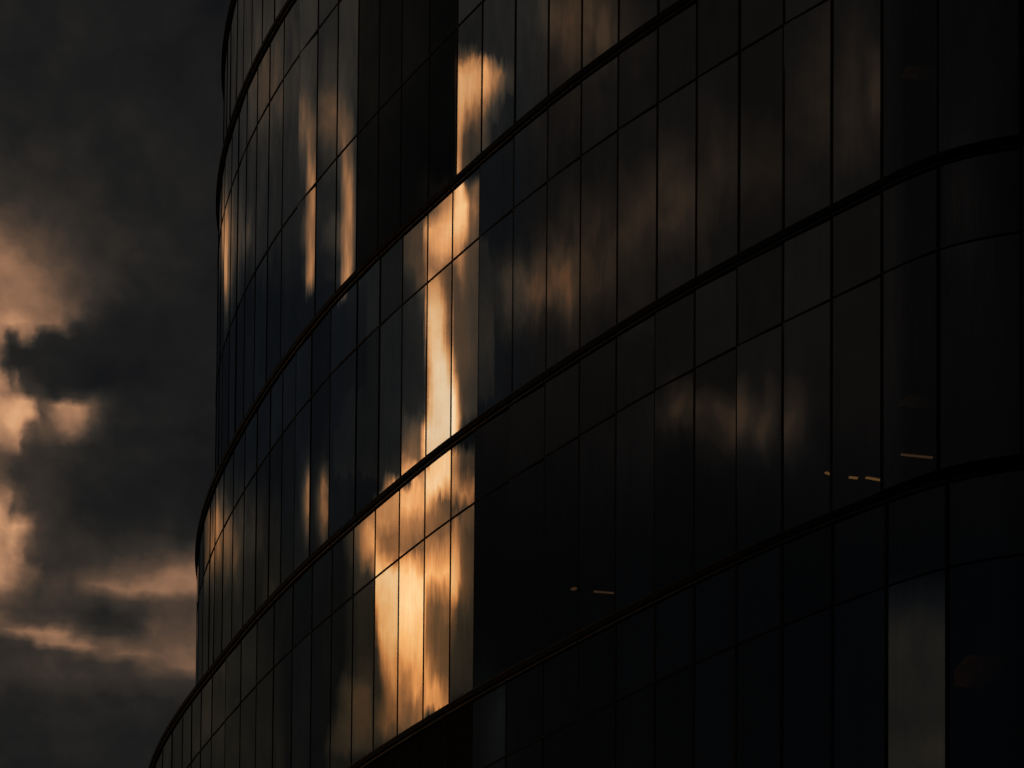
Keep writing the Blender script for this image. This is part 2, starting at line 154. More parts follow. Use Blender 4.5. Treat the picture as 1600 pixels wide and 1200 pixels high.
WEST_SKY = [
    (29.38, [(0.0888, 0.09), (0.5327, 0.112), (0.9271, 0.112)]),
    (28.91, [(0.0869, 0.094), (0.5072, 0.112), (0.9245, 0.12)]),
    (28.12, [(0.0836, 0.098), (0.5034, 0.116), (0.9203, 0.12)]),
    (27.49, [(0.081, 0.109), (0.4075, 0.127), (0.6396, 0.13), (0.9169, 0.13)]),
    (26.92, [(0.0788, 0.116), (0.4049, 0.133), (0.5906, 0.14), (0.7294, 0.147), (0.914, 0.157)]),
    (26.60, [(0.0775, 0.112), (0.4035, 0.137), (0.5891, 0.15), (0.7278, 0.17), (0.9123, 0.198)]),
    (26.27, [(0.0762, 0.109), (0.3556, 0.143), (0.4717, 0.173), (0.5875, 0.187), (0.68, 0.207), (0.7724, 0.245), (0.9106, 0.283)]),
    (25.94, [(0.0749, 0.109), (0.3309, 0.137), (0.4702, 0.173), (0.5628, 0.204), (0.6554, 0.239), (0.7246, 0.283), (0.7938, 0.336), (0.9089, 0.391)]),
    (25.66, [(0.0738, 0.109), (0.26, 0.123), (0.3993, 0.157), (0.5152, 0.212), (0.6078, 0.253), (0.6771, 0.323), (0.7463, 0.391), (0.8154, 0.445), (0.9075, 0.471)]),
    (25.37, [(0.0726, 0.109), (0.3285, 0.12), (0.4213, 0.157), (0.5139, 0.17), (0.5833, 0.229), (0.6526, 0.327), (0.7219, 0.373), (0.791, 0.409), (0.906, 0.443)]),
    (25.14, [(0.0717, 0.109), (0.3507, 0.109), (0.4666, 0.123), (0.5453, 0.177), (0.5822, 0.278), (0.6284, 0.323), (0.6746, 0.345), (0.7207, 0.377), (0.7898, 0.386), (0.9048, 0.42)]),
    (24.96, [(0.0711, 0.109), (0.3963, 0.101), (0.5121, 0.112), (0.5769, 0.15), (0.6092, 0.267), (0.6392, 0.355), (0.6854, 0.391), (0.7199, 0.432), (0.7545, 0.499), (0.812, 0.505), (0.904, 0.456)]),
    (24.80, [(0.0705, 0.109), (0.3957, 0.094), (0.5346, 0.105), (0.6501, 0.123), (0.7238, 0.163), (0.7469, 0.409), (0.7768, 0.456), (0.8021, 0.229), (0.8251, 0.183), (0.8412, 0.341), (0.8573, 0.471), (0.9032, 0.547)]),
    (24.62, [(0.0698, 0.109), (0.4412, 0.09), (0.603, 0.105), (0.7184, 0.123), (0.8196, 0.137), (0.838, 0.212), (0.8564, 0.359), (0.9023, 0.432)]),
    (24.39, [(0.0689, 0.109), (0.4402, 0.086), (0.602, 0.101), (0.7173, 0.12), (0.8208, 0.143), (0.8415, 0.229), (0.8553, 0.336), (0.9012, 0.409)]),
    (24.20, [(0.0682, 0.109), (0.4394, 0.098), (0.6011, 0.105), (0.7164, 0.127), (0.7762, 0.201), (0.7923, 0.359), (0.8176, 0.267), (0.8359, 0.432), (0.8543, 0.547), (0.9002, 0.608)]),
    (24.04, [(0.0676, 0.109), (0.4387, 0.12), (0.4895, 0.157), (0.5311, 0.239), (0.5773, 0.19), (0.6465, 0.143), (0.7271, 0.229), (0.7616, 0.212), (0.7846, 0.318), (0.819, 0.345), (0.8535, 0.553), (0.8994, 0.608)]),
    (23.91, [(0.0671, 0.101), (0.415, 0.127), (0.4728, 0.17), (0.5074, 0.256), (0.5421, 0.352), (0.5767, 0.492), (0.6412, 0.471), (0.6735, 0.341), (0.708, 0.294), (0.7379, 0.547), (0.7839, 0.627), (0.8299, 0.553), (0.8528, 0.541), (0.8987, 0.578)]),
    (23.77, [(0.0665, 0.094), (0.4652, 0.143), (0.5299, 0.278), (0.5645, 0.436), (0.6107, 0.456), (0.6568, 0.375), (0.6959, 0.223), (0.7143, 0.432), (0.7419, 0.614), (0.7833, 0.689), (0.8522, 0.602), (0.898, 0.627)]),
    (23.60, [(0.0659, 0.086), (0.4368, 0.12), (0.5176, 0.196), (0.5638, 0.318), (0.6099, 0.409), (0.6675, 0.3), (0.725, 0.278), (0.7526, 0.432), (0.771, 0.614), (0.8054, 0.662), (0.8514, 0.547), (0.8972, 0.578)]),
    (23.38, [(0.0651, 0.086), (0.5282, 0.143), (0.6205, 0.183), (0.7125, 0.201), (0.7631, 0.256), (0.7861, 0.511), (0.8228, 0.486), (0.8503, 0.511), (0.8962, 0.547)]),
    (23.19, [(0.0643, 0.082), (0.2962, 0.098), (0.4811, 0.127), (0.6195, 0.153), (0.7345, 0.183), (0.8034, 0.245), (0.8493, 0.3), (0.8951, 0.341)]),
    (22.93, [(0.0633, 0.086), (0.272, 0.098), (0.5031, 0.13), (0.6414, 0.153), (0.7104, 0.177), (0.7793, 0.196), (0.8137, 0.245), (0.8481, 0.336), (0.8939, 0.386)]),
    (22.68, [(0.0625, 0.09), (0.3867, 0.105), (0.5712, 0.133), (0.7092, 0.193), (0.7552, 0.245), (0.7896, 0.294), (0.8148, 0.436), (0.8469, 0.471), (0.8927, 0.517)]),
    (22.49, [(0.0617, 0.094), (0.4782, 0.12), (0.6394, 0.15), (0.7359, 0.196), (0.7726, 0.318), (0.8002, 0.262), (0.8208, 0.432), (0.846, 0.547), (0.8918, 0.608)]),
    (22.29, [(0.061, 0.123), (0.2694, 0.143), (0.4773, 0.13), (0.6155, 0.15), (0.7074, 0.201), (0.7418, 0.336), (0.7648, 0.468), (0.7992, 0.62), (0.845, 0.608), (0.8908, 0.662)]),
    (22.08, [(0.1297, 0.256), (0.1992, 0.217), (0.3379, 0.183), (0.4764, 0.167), (0.6145, 0.167), (0.7064, 0.212), (0.7477, 0.309), (0.7752, 0.409), (0.8096, 0.614), (0.844, 0.593), (0.8897, 0.627)]),
    (21.86, [(0.1289, 0.382), (0.2677, 0.309), (0.3832, 0.239), (0.4754, 0.212), (0.6135, 0.183), (0.7054, 0.212), (0.7375, 0.245), (0.7628, 0.427), (0.7971, 0.59), (0.8429, 0.578), (0.8887, 0.608)]),
    (21.70, [(0.1282, 0.432), (0.2208, 0.432), (0.3132, 0.345), (0.4056, 0.3), (0.4747, 0.267), (0.5438, 0.251), (0.5898, 0.212), (0.6817, 0.229), (0.7161, 0.336), (0.762, 0.391), (0.8078, 0.559), (0.8421, 0.59), (0.8879, 0.627)]),
    (21.53, [(0.1276, 0.382), (0.2201, 0.391), (0.3125, 0.386), (0.3818, 0.427), (0.4279, 0.405), (0.497, 0.359), (0.589, 0.207), (0.7038, 0.239), (0.7497, 0.345), (0.7955, 0.48), (0.8413, 0.541), (0.887, 0.578)]),
    (21.36, [(0.1269, 0.256), (0.2194, 0.239), (0.3349, 0.212), (0.4041, 0.234), (0.4732, 0.207), (0.5883, 0.196), (0.7031, 0.212), (0.7718, 0.283), (0.8405, 0.382), (0.8862, 0.432)]),
    (21.16, [(0.1262, 0.262), (0.288, 0.217), (0.3802, 0.163), (0.4724, 0.143), (0.5874, 0.163), (0.7022, 0.204), (0.8395, 0.256), (0.8852, 0.294)]),
    (21.02, [(0.1256, 0.3), (0.2874, 0.253), (0.3797, 0.16), (0.4948, 0.16), (0.5868, 0.201), (0.7015, 0.212), (0.7931, 0.272), (0.8389, 0.345), (0.8846, 0.386)]),
    (20.88, [(0.1251, 0.318), (0.2868, 0.289), (0.3791, 0.212), (0.4712, 0.207), (0.5632, 0.278), (0.6091, 0.405), (0.7009, 0.423), (0.7696, 0.409), (0.8382, 0.318), (0.8839, 0.341)]),
    (20.74, [(0.1246, 0.341), (0.2632, 0.307), (0.3555, 0.318), (0.4476, 0.345), (0.5166, 0.418), (0.6085, 0.427), (0.7003, 0.336), (0.7461, 0.212), (0.8376, 0.177), (0.8833, 0.183)]),
    (20.62, [(0.1241, 0.341), (0.2165, 0.345), (0.3088, 0.386), (0.401, 0.382), (0.493, 0.283), (0.6079, 0.201), (0.6996, 0.177), (0.8826, 0.17)]),
    (20.48, [(0.1236, 0.345), (0.216, 0.359), (0.3083, 0.336), (0.3774, 0.245), (0.4695, 0.212), (0.6073, 0.198), (0.8819, 0.183)]),
    (20.29, [(0.1459, 0.196), (0.2614, 0.212), (0.3766, 0.217), (0.6065, 0.207), (0.881, 0.19)]),
    (20.01, [(0.145, 0.127), (0.3755, 0.14), (0.6053, 0.143), (0.8798, 0.14)]),
    (19.49, [(0.143, 0.109), (0.3734, 0.116), (0.603, 0.123), (0.8773, 0.127)]),
    (18.69, [(0.14, 0.105), (0.3702, 0.112), (0.5996, 0.116), (0.8736, 0.12)])]

def field(vec, lst):
    tot = None
    for a, e, sa, se, amp in lst:
        d = VM('MULTIPLY', VM('SUBTRACT', vec, (a, e, 0)), (1/sa, 1/se, 0))
        g = M('POWER', .4, VM('DOT_PRODUCT', d, d, out=1))
        tot = M('MULTIPLY', g, amp) if tot is None else M('MULTIPLY_ADD', g, amp, tot)
    return tot
def layers(x, y, rows):
    """brightness along x from one colour ramp per layer, layers blended along y from high to low"""
    tot = prev = None
    for e_, stops in rows:
        row = ramp(x, [(p, (v, v, v, 1)) for p, v in stops])
        if tot is None: tot = row
        else:
            n = N('ShaderNodeMix', data_type='FLOAT'); m_ = N('ShaderNodeMapRange'); put(m_.inputs['Value'], y)
            m_.inputs[1].default_value = prev; m_.inputs[2].default_value = e_
            put(n.inputs[0], m_.outputs[0]); put(n.inputs[2], tot); put(n.inputs[3], row); tot = n.outputs[0]
        prev = e_
    return tot
near = smooth(AZ, 8.35, 8.9, 1.0, 0.0)
# the wide western half of the sky
wide = XYZ(M('MULTIPLY', AZ, .45), EL, 3.1)
wn = noise(wide, 1.0, 4, .55).outputs['Color']
w1 = VM('MULTIPLY', VM('SUBTRACT', wn, (.5, .5, .5)), (.55, .75, 0))
f1 = field(VM('ADD', XYZ(AZ, EL, 0.0), w1), REFLECTED_CLOUDS)
n1 = noise(wide, 1.3, 4, .5, .3).outputs['Fac']
# thin high veil, thinning out towards the low eastern sky
left_part = smooth(AZ, 46.0, 60.0, 1.0, 0.0)
veil_l = M('MULTIPLY_ADD', smooth(EL, 25.3, 26.6), .060, .052)
veil_low = M('MULTIPLY', smooth(AZ, 38.0, 45.0, 1.0, 0.0), smooth(EL, 20.5, 23.0, .05, 0.0))
veil_r = M('MULTIPLY', smooth(EL, 21.6, 25.2), smooth(AZ, 86.0, 96.0, .050, .012))
veil_r2 = M('MULTIPLY', smooth(EL, 27.0, 28.4), smooth(AZ, 60.0, 80.0, .03, 0.0))
base = M('ADD', M('ADD', M('MULTIPLY', M('ADD', veil_l, veil_low), left_part), M('MULTIPLY', veil_r, M('SUBTRACT', 1.0, left_part))), M('ADD', veil_r2, BASE_WIDE))
t_soft = M('ADD', M('MULTIPLY', f1, M('MULTIPLY_ADD', M('SUBTRACT', n1, .5), 1.3, 1.0)), M('MULTIPLY', base, M('MULTIPLY_ADD', M('SUBTRACT', n1, .5), .8, 1.0)))
# breaks in the western deck where the low sun comes through: brightness along azimuth, layer by layer from high to low
wb = noise(XYZ(M('MULTIPLY', AZ, 1.2), EL, 8.4), 1.5, 5, .55).outputs['Color']
pb = N('ShaderNodeSeparateXYZ'); wt.links.new(VM('ADD', XYZ(AZ, EL, 0.0), VM('MULTIPLY', VM('SUBTRACT', wb, (.5, .5, .5)), (.13, .5, 0))), pb.inputs[0])
along = M('DIVIDE', M('SUBTRACT', pb.outputs[0], 44.0), 22.0, clamp=True)
brk = layers(along, pb.outputs[1], WEST_BREAKS)
nb = noise(XYZ(M('MULTIPLY', AZ, .8), EL, 1.7), 2.6, 6, .6).outputs['Fac']
brk = M('MULTIPLY', brk, M('MULTIPLY_ADD', M('SUBTRACT', nb, .5), .35, 1.08))
brk = M('MULTIPLY', brk, smooth(AZ, 44.0, 46.0))
# one cool break low in the south-west
cool = M('MULTIPLY', M('MULTIPLY', smooth(AZ, 93.6, 95.5), smooth(AZ, 112.5, 116.0, 1.0, 0.0)), M('MULTIPLY', smooth(EL, 20.8, 22.1, 1.0, 0.0), M('MULTIPLY_ADD', noise(XYZ(M('MULTIPLY', AZ, .12), M('MULTIPLY', EL, 1.3), 5.5), 1.0, 2, .4).outputs['Fac'], .08, .075)))
t1 = M('MAXIMUM', M('MAXIMUM', t_soft, brk), cool)
# the piece seen directly beside the tower
fine = XYZ(AZ, M('MULTIPLY', EL, 1.2), 7.7)
fn = noise(fine, 2.2, 7, .56).outputs['Color']
ps = N('ShaderNodeSeparateXYZ'); wt.links.new(VM('ADD', XYZ(AZ, EL, 0.0), VM('MULTIPLY', VM('SUBTRACT', fn, (.5, .5, .5)), (.36, .28, 0))), ps.inputs[0])
n2 = noise(fine, 1.5, 5, .48, .2).outputs['Fac']
west = layers(M('DIVIDE', M('SUBTRACT', ps.outputs[0], 4.4), 4.2, clamp=True), ps.outputs[1], WEST_SKY)
t2 = M('MULTIPLY', west, M('MULTIPLY_ADD', M('SUBTRACT', n2, .5), .7, .94))
# the western deck glows far brighter than the eastern one
gain = ramp(M('DIVIDE', AZ, 180.0), [(p/180, (g/8, g/8, g/8, 1)) for p, g in
            ((0, 1), (11, 1), (18, 1.75), (30, 2.6), (40, 3.4), (50, 4.5), (57, 5.3), (65, 5.5), (75, 5.9), (90, 6.4), (140, 7.0), (160, 2.0))])
def tint(fac, rgb):
    n = N('ShaderNodeMix', data_type='RGBA'); put(n.inputs[0], fac); n.inputs[6].default_value = (1, 1, 1, 1); n.inputs[7].default_value = (*rgb, 1)
    return n.outputs[2]
COLOURS = [(0.0, lin(3, 4, 6)), (.06, lin(15, 17, 19)), (.12, lin(31, 30, 28)), (.19, lin(52, 46, 39)), (.30, lin(92, 69, 50)), (.45, lin(158, 108, 70)),
           (.62, lin(214, 150, 95)), (.80, lin(240, 188, 132)), (1.0, lin(253, 222, 182))]
warm = tint(M('MULTIPLY', smooth(EL, 21.5, 24.0), smooth(AZ, 59, 66)), (1.26, .95, .76))
bluer = tint(M('MULTIPLY', smooth(EL, 21.0, 23.0, 1.0, 0.0), smooth(AZ, 62, 66)), (.86, .95, 1.15))
paler = tint(smooth(AZ, 46.0, 51.0, 1.0, 0.0), (.93, .98, 1.06))
redder = tint(M('MULTIPLY', smooth(EL, 21.0, 24.0, 1.0, 0.0), smooth(AZ, 10, 20)), (1.0, .88, .68))
lit1 = VM('MULTIPLY', VM('MULTIPLY', ramp(t1, COLOURS), VM('MULTIPLY', VM('MULTIPLY', warm, redder), VM('MULTIPLY', paler, bluer))), VM('MULTIPLY', gain, (8., 8., 8.)))
NEAR_COLOURS = [(0.0, lin(4, 5, 7)), (.06, lin(15, 16, 19)), (.12, lin(31, 30, 29)), (.19, lin(52, 46, 41)), (.30, lin(92, 72, 58)), (.45, lin(156, 114, 86)),
                (.62, lin(210, 156, 114)), (.80, lin(232, 184, 140)), (1.0, lin(250, 214, 174))]
lit2 = ramp(t2, NEAR_COLOURS)
# clear air behind the deck: physical sky with the sun just above the horizon
sk = N('ShaderNodeTexSky', sky_type='NISHITA'); sk.sun_disc = False; sk.sun_elevation = R(SUN_EL); sk.sun_rotation = R(-SUN_AZ)
sk.altitude = 50; sk.dust_density = 2.0
bg1 = N('ShaderNodeBackground'); put(bg1.inputs[0], sk.outputs[0]); bg1.inputs[1].default_value = .0006
ground_cut = smooth(EL, -1.0, 3.0, .05, 1.0)
bgw = N('ShaderNodeBackground'); put(bgw.inputs[0], lit1); put(bgw.inputs[1], ground_cut)
bgn = N('ShaderNodeBackground'); put(bgn.inputs[0], lit2); put(bgn.inputs[1], ground_cut)
bg2 = N('ShaderNodeMixShader'); put(bg2.inputs[0], near); wt.links.new(bgw.outputs[0], bg2.inputs[1]); wt.links.new(bgn.outputs[0], bg2.inputs[2])
add = N('ShaderNodeAddShader'); wt.links.new(bg1.outputs[0], add.inputs[0]); wt.links.new(bg2.outputs[0], add.inputs[1])
world.cycles.sampling_method = 'MANUAL'; world.cycles.sample_map_resolution = 256
wo = N('ShaderNodeOutputWorld'); wt.links.new(add.outputs[0], wo.inputs[0])
scene.world = world

# ------------------------------------------------------------------ sun, all but gone behind the western clouds
sd = bpy.data.lights.new('sun', 'SUN'); sd.energy = .05; sd.angle = R(3); sd.color = (1, .62, .36)
so = bpy.data.objects.new('sun', sd); C.objects.link(so)
to_sun = Vector((-math.sin(R(SUN_AZ))*math.cos(R(SUN_EL)), math.cos(R(SUN_AZ))*math.cos(R(SUN_EL)), math.sin(R(SUN_EL))))
so.rotation_euler = to_sun.to_track_quat('Z', 'Y').to_euler(); so.location = to_sun*300

# ------------------------------------------------------------------ materials
def mat(name):
    m = bpy.data.materials.new(name); m.use_nodes = True; m.node_tree.nodes.clear(); return m
def metal(name, col, rough, spec=.5, metallic=0.0, var=.3):
    m = mat(name); t = m.node_tree
    o = N('ShaderNodeOutputMaterial', t); b = N('ShaderNodeBsdfPrincipled', t); t.links.new(b.outputs[0], o.inputs[0])
    co = N('ShaderNodeTexCoord', t); nz = N('ShaderNodeTexNoise', t); nz.inputs['Scale'].default_value = 3.0; nz.inputs['Detail'].default_value = 5
    t.links.new(co.outputs['Object'], nz.inputs['Vector'])
    rp = N('ShaderNodeValToRGB', t); t.links.new(nz.outputs['Fac'], rp.inputs[0])
    rp.color_ramp.elements[0].position = .3; rp.color_ramp.elements[0].color = tuple(c*(1-var) for c in col)+(1,)
    rp.color_ramp.elements[1].position = .7; rp.color_ramp.elements[1].color = tuple(c*(1+var) for c in col)+(1,)
    t.links.new(rp.outputs[0], b.inputs['Base Color'])
    b.inputs['Roughness'].default_value = rough; b.inputs['Metallic'].default_value = metallic
    b.inputs['Specular IOR Level'].default_value = spec
    return m
def glass(name, ior, tint, wave=.00013):
    m = mat(name); t = m.node_tree; L = t.links.new
    o = N('ShaderNodeOutputMaterial', t); mx = N('ShaderNodeMixShader', t); L(mx.outputs[0], o.inputs[0])
    tr = N('ShaderNodeBsdfTransparent', t); tr.inputs[0].default_value = tint
    gl = N('ShaderNodeBsdfAnisotropic', t); gl.inputs['Roughness'].default_value = 0.0
    co = N('ShaderNodeTexCoord', t); mp = N('ShaderNodeMapping', t); L(co.outputs['Object'], mp.inputs['Vector'])
    mp.inputs['Scale'].default_value = (1, 1, .10)
    nz = N('ShaderNodeTexNoise', t); nz.inputs['Scale'].default_value = 2.6; nz.inputs['Detail'].default_value = 3; nz.inputs['Roughness'].default_value = .5
    L(mp.outputs[0], nz.inputs['Vector'])
    bp = N('ShaderNodeBump', t); bp.inputs['Strength'].default_value = 1.0; bp.inputs['Distance'].default_value = wave
    L(nz.outputs['Fac'], bp.inputs['Height']); L(bp.outputs[0], gl.inputs['Normal'])
    # each pane was coated and aged a little differently
    oi = N('ShaderNodeObjectInfo', t); mr = N('ShaderNodeMapRange', t); L(oi.outputs['Random'], mr.inputs[0])
    mr.inputs[3].default_value = .74; mr.inputs[4].default_value = 1.12
    # faint dust film: slightly duller patches
    dn = N('ShaderNodeTexNoise', t); dn.inputs['Scale'].default_value = .8; dn.inputs['Detail'].default_value = 6; L(co.outputs['Object'], dn.inputs['Vector'])
    dr = N('ShaderNodeMapRange', t); L(dn.outputs['Fac'], dr.inputs[0]); dr.inputs[1].default_value = .3; dr.inputs[2].default_value = .7; dr.inputs[3].default_value = .92; dr.inputs[4].default_value = 1.04
    mu = N('ShaderNodeMath', t, operation='MULTIPLY'); L(mr.outputs[0], mu.inputs[0]); L(dr.outputs[0], mu.inputs[1])
    # rain streaks running down the pane
    m2 = N('ShaderNodeMapping', t); L(co.outputs['Object'], m2.inputs['Vector']); m2.inputs['Scale'].default_value = (9, 9, .35)
    sn = N('ShaderNodeTexNoise', t); sn.inputs['Scale'].default_value = 1.6; sn.inputs['Detail'].default_value = 4; L(m2.outputs[0], sn.inputs['Vector'])
    sr = N('ShaderNodeMapRange', t); L(sn.outputs['Fac'], sr.inputs[0]); sr.inputs[1].default_value = .35; sr.inputs[2].default_value = .65; sr.inputs[3].default_value = .93; sr.inputs[4].default_value = 1.01
    mv = N('ShaderNodeMath', t, operation='MULTIPLY'); L(mu.outputs[0], mv.inputs[0]); L(sr.outputs[0], mv.inputs[1])
    L(mv.outputs[0], gl.inputs['Color'])
    fr = N('ShaderNodeFresnel', t); fr.inputs['IOR'].default_value = ior
    L(fr.outputs[0], mx.inputs[0]); L(tr.outputs[0], mx.inputs[1]); L(gl.outputs[0], mx.inputs[2])
    return m
def glow(name, col, s, soft=False):
    m = mat(name); t = m.node_tree; o = N('ShaderNodeOutputMaterial', t); e = N('ShaderNodeEmission', t)
    e.inputs[0].default_value = (*col, 1); e.inputs[1].default_value = s; t.links.new(e.outputs[0], o.inputs[0])
    if soft:                                                  # lit-ceiling look put into the emission: uneven, fading along x
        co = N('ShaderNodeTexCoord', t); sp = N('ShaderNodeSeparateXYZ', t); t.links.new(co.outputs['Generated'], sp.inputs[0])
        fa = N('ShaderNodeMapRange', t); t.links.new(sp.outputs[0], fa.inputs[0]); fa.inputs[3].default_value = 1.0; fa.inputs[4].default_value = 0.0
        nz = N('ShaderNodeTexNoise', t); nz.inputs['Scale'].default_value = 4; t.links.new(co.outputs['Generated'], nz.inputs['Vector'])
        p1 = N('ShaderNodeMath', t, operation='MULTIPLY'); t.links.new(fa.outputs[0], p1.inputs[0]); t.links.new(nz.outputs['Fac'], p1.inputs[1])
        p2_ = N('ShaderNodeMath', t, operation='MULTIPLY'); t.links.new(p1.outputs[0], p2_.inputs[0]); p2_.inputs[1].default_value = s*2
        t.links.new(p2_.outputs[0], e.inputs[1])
    return m
MT = {
 'glass': glass('coated_glass', 2.2, (.13, .13, .12, 1)),
 'clear': glass('low_reflection_glass', 1.14, (.10, .10, .10, 1)),
 'fin': metal('black_anodised', (.004, .004, .004), .5, .06),
 'ledge': metal('black_ledge', (.004, .004, .004), .55, .05),
 'trim': metal('bronze_trim', (.045, .04, .036), .45, .25, .5),
 'matte_black': metal('matte_black_panel', (.004, .004, .004), .7, .05),
 'backing': metal('spandrel_backing', (.006, .006, .006), .9, .1),
 'slab': metal('slab_plaster', (.30, .27, .24), .9, .2, 0, .12),
 'core': metal('core_wall_paint', (.10, .09, .08), .9, .2, 0, .15),
 'column': metal('column_concrete', (.18, .17, .16), .9, .2, 0, .15),
 'housing': metal('lamp_housing', (.05, .05, .05), .5),
 'pave': metal('plaza_paving', (.06, .06, .062), .85, .3, 0, .25),
 'lamp': glow('warm_lamp', (1.0, .50, .16), .75),
 'dim_lamp': glow('dim_warm_lamp', (1.0, .48, .22), .28),
 'soft_ceiling_glow': glow('soft_painted_glow', (1.0, .45, .18), .028, True),  # emission painted in for light falling on the ceiling, not a fixture
 'faint_ceiling_glow': glow('faint_painted_glow', (1.0, .55, .2), .018, True),  # fainter painted ceiling light
}

# ------------------------------------------------------------------ plan curves of the ledges (metres)
TH = R(-62); EU = np.array([math.cos(TH), math.sin(TH)]); EV = np.array([-EU[1], EU[0]]); ORG = np.array([0., 54.5])
U0, UN = -21.0, 13.0
TAB={0: [5.892, 5.132, 4.369, 3.62, 2.907, 2.246, 1.659, 1.171, 0.775, 0.447, 0.169, -0.068, -0.262, -0.418, -0.537, -0.621, -0.68, -0.723, -0.753, -0.772, -0.782, -0.785, -0.77, -0.728, -0.65, -0.538, -0.395, -0.229, -0.046, 0.153, 0.373, 0.719, 1.535, 2.952, 4.953],
     1: [5.822, 5.062, 4.299, 3.55, 2.837, 2.176, 1.589, 1.101, 0.705, 0.377, 0.099, -0.138, -0.332, -0.488, -0.607, -0.691, -0.75, -0.793, -0.823, -0.842, -0.852, -0.855, -0.84, -0.798, -0.72, -0.608, -0.465, -0.299, -0.116, 0.083, 0.303, 0.649, 1.465, 2.882, 4.883],
     2: [4.92, 4.23, 3.533, 2.848, 2.211, 1.662, 1.216, 0.85, 0.539, 0.275, 0.048, -0.154, -0.335, -0.494, -0.63, -0.744, -0.832, -0.884, -0.903, -0.9, -0.888, -0.873, -0.846, -0.798, -0.72, -0.607, -0.465, -0.3, -0.115, 0.085, 0.303, 0.645, 1.466, 2.883, 4.882],
     3: [2.974, 2.425, 1.928, 1.482, 1.088, 0.745, 0.453, 0.211, 0.012, -0.158, -0.307, -0.447, -0.58, -0.7, -0.8, -0.876, -0.929, -0.962, -0.982, -0.993, -0.99, -0.957, -0.893, -0.813, -0.722, -0.614, -0.48, -0.314, -0.122, 0.089, 0.305, 0.638, 1.469, 2.884, 4.882],
     4: [1.474, 1.036, 0.65, 0.316, 0.032, -0.2, -0.381, -0.509, -0.596, -0.669, -0.743, -0.819, -0.891, -0.959, -1.021, -1.07, -1.099, -1.108, -1.1, -1.078, -1.042, -0.987, -0.911, -0.818, -0.715, -0.6, -0.47, -0.318, -0.132, 0.097, 0.374, 0.777, 1.608, 2.959, 4.874],
     5: [0.274, -0.075, -0.372, -0.617, -0.812, -0.956, -1.048, -1.087, -1.085, -1.069, -1.093, -1.119, -1.141, -1.159, -1.2, -1.227, -1.235, -1.225, -1.199, -1.158, -1.095, -1.013, -0.911, -0.818, -0.715, -0.6, -0.47, -0.318, -0.132, 0.097, 0.374, 0.777, 1.608, 2.959, 4.874]}
def spline(y):
    n = len(y); A = np.zeros((n, n)); b = np.zeros(n); A[0, 0] = A[-1, -1] = 1
    for i in range(1, n-1):
        A[i, i-1:i+2] = (1, 4, 1); b[i] = 6*(y[i-1]-2*y[i]+y[i+1])
    return np.linalg.solve(A, b)
SPL = {k: (np.array(v), spline(np.array(v))) for k, v in TAB.items()}
H = {0: 36.4, 1: 33.87, 2: 27.8, 3: 23.8, 4: 19.78, 5: 15.78, 6: 11.78, 7: 7.78, 8: 3.78, 9: -1.2}
GROUND = -1.6
def front(k, u, inset=0.0):
    y, m = SPL[min(k, 5)]
    t = min(max(u-U0, 0), len(y)-1.0001); i = int(t); a = t-i
    v = y[i]*(1-a)+y[i+1]*a + ((1-a)**3-(1-a))*m[i]/6+(a**3-a)*m[i+1]/6
    dv = y[i+1]-y[i]-(3*(1-a)**2-1)*m[i]/6+(3*a*a-1)*m[i+1]/6
    p = ORG+u*EU+v*EV
    tan = EU+dv*EV; tan /= np.linalg.norm(tan)
    nrm = np.array([tan[1], -tan[0]])                     # outward, towards the street
    return p-nrm*inset, nrm
def back_path(k, inset=0.0, step=.9):
    """the sides the photograph does not show, as a smooth closed continuation"""
    a, na = front(k, UN); b, nb = front(k, U0)
    ta = np.array([-na[1], na[0]]); tb = np.array([-nb[1], nb[0]])
    ctrl = [a-ta*1.0, a, a+ta*4, a+ta*8+np.array([2, 2.5]), a+ta*8+np.array([4, 9]), np.array([a[0]+9.5, 70.]), np.array([a[0]+5, 79.]), np.array([8., 83.]),
            b+np.array([3.2, 3.6]), b-tb*1.2, b, b+tb*1.0]
    pts = []
    for i in range(1, len(ctrl)-2):
        p0, p1, p2, p3 = ctrl[i-1:i+3]; n = max(int(np.linalg.norm(p2-p1)/step), 1)
        for j in range(n):
            t = j/n; pts.append(.5*((2*p1)+(p2-p0)*t+(2*p0-5*p1+4*p2-p3)*t*t+(3*p1-p0-3*p2+p3)*t**3))
    pts.append(b); pts = np.array(pts)
    tg = np.gradient(pts, axis=0); tg /= np.linalg.norm(tg, axis=1)[:, None]
    nr = np.stack([tg[:, 1], -tg[:, 0]], 1)
    nr[0] = na; nr[-1] = nb
    return pts-nr*inset, nr
def loop(k, inset=0.0, du=.2):
    us = np.arange(U0, UN+1e-6, du)
    f = [front(k, u, inset)[0] for u in us]
    bk = back_path(k, inset)[0]
    return [tuple(p) for p in f]+[tuple(p) for p in bk[1:-1]]

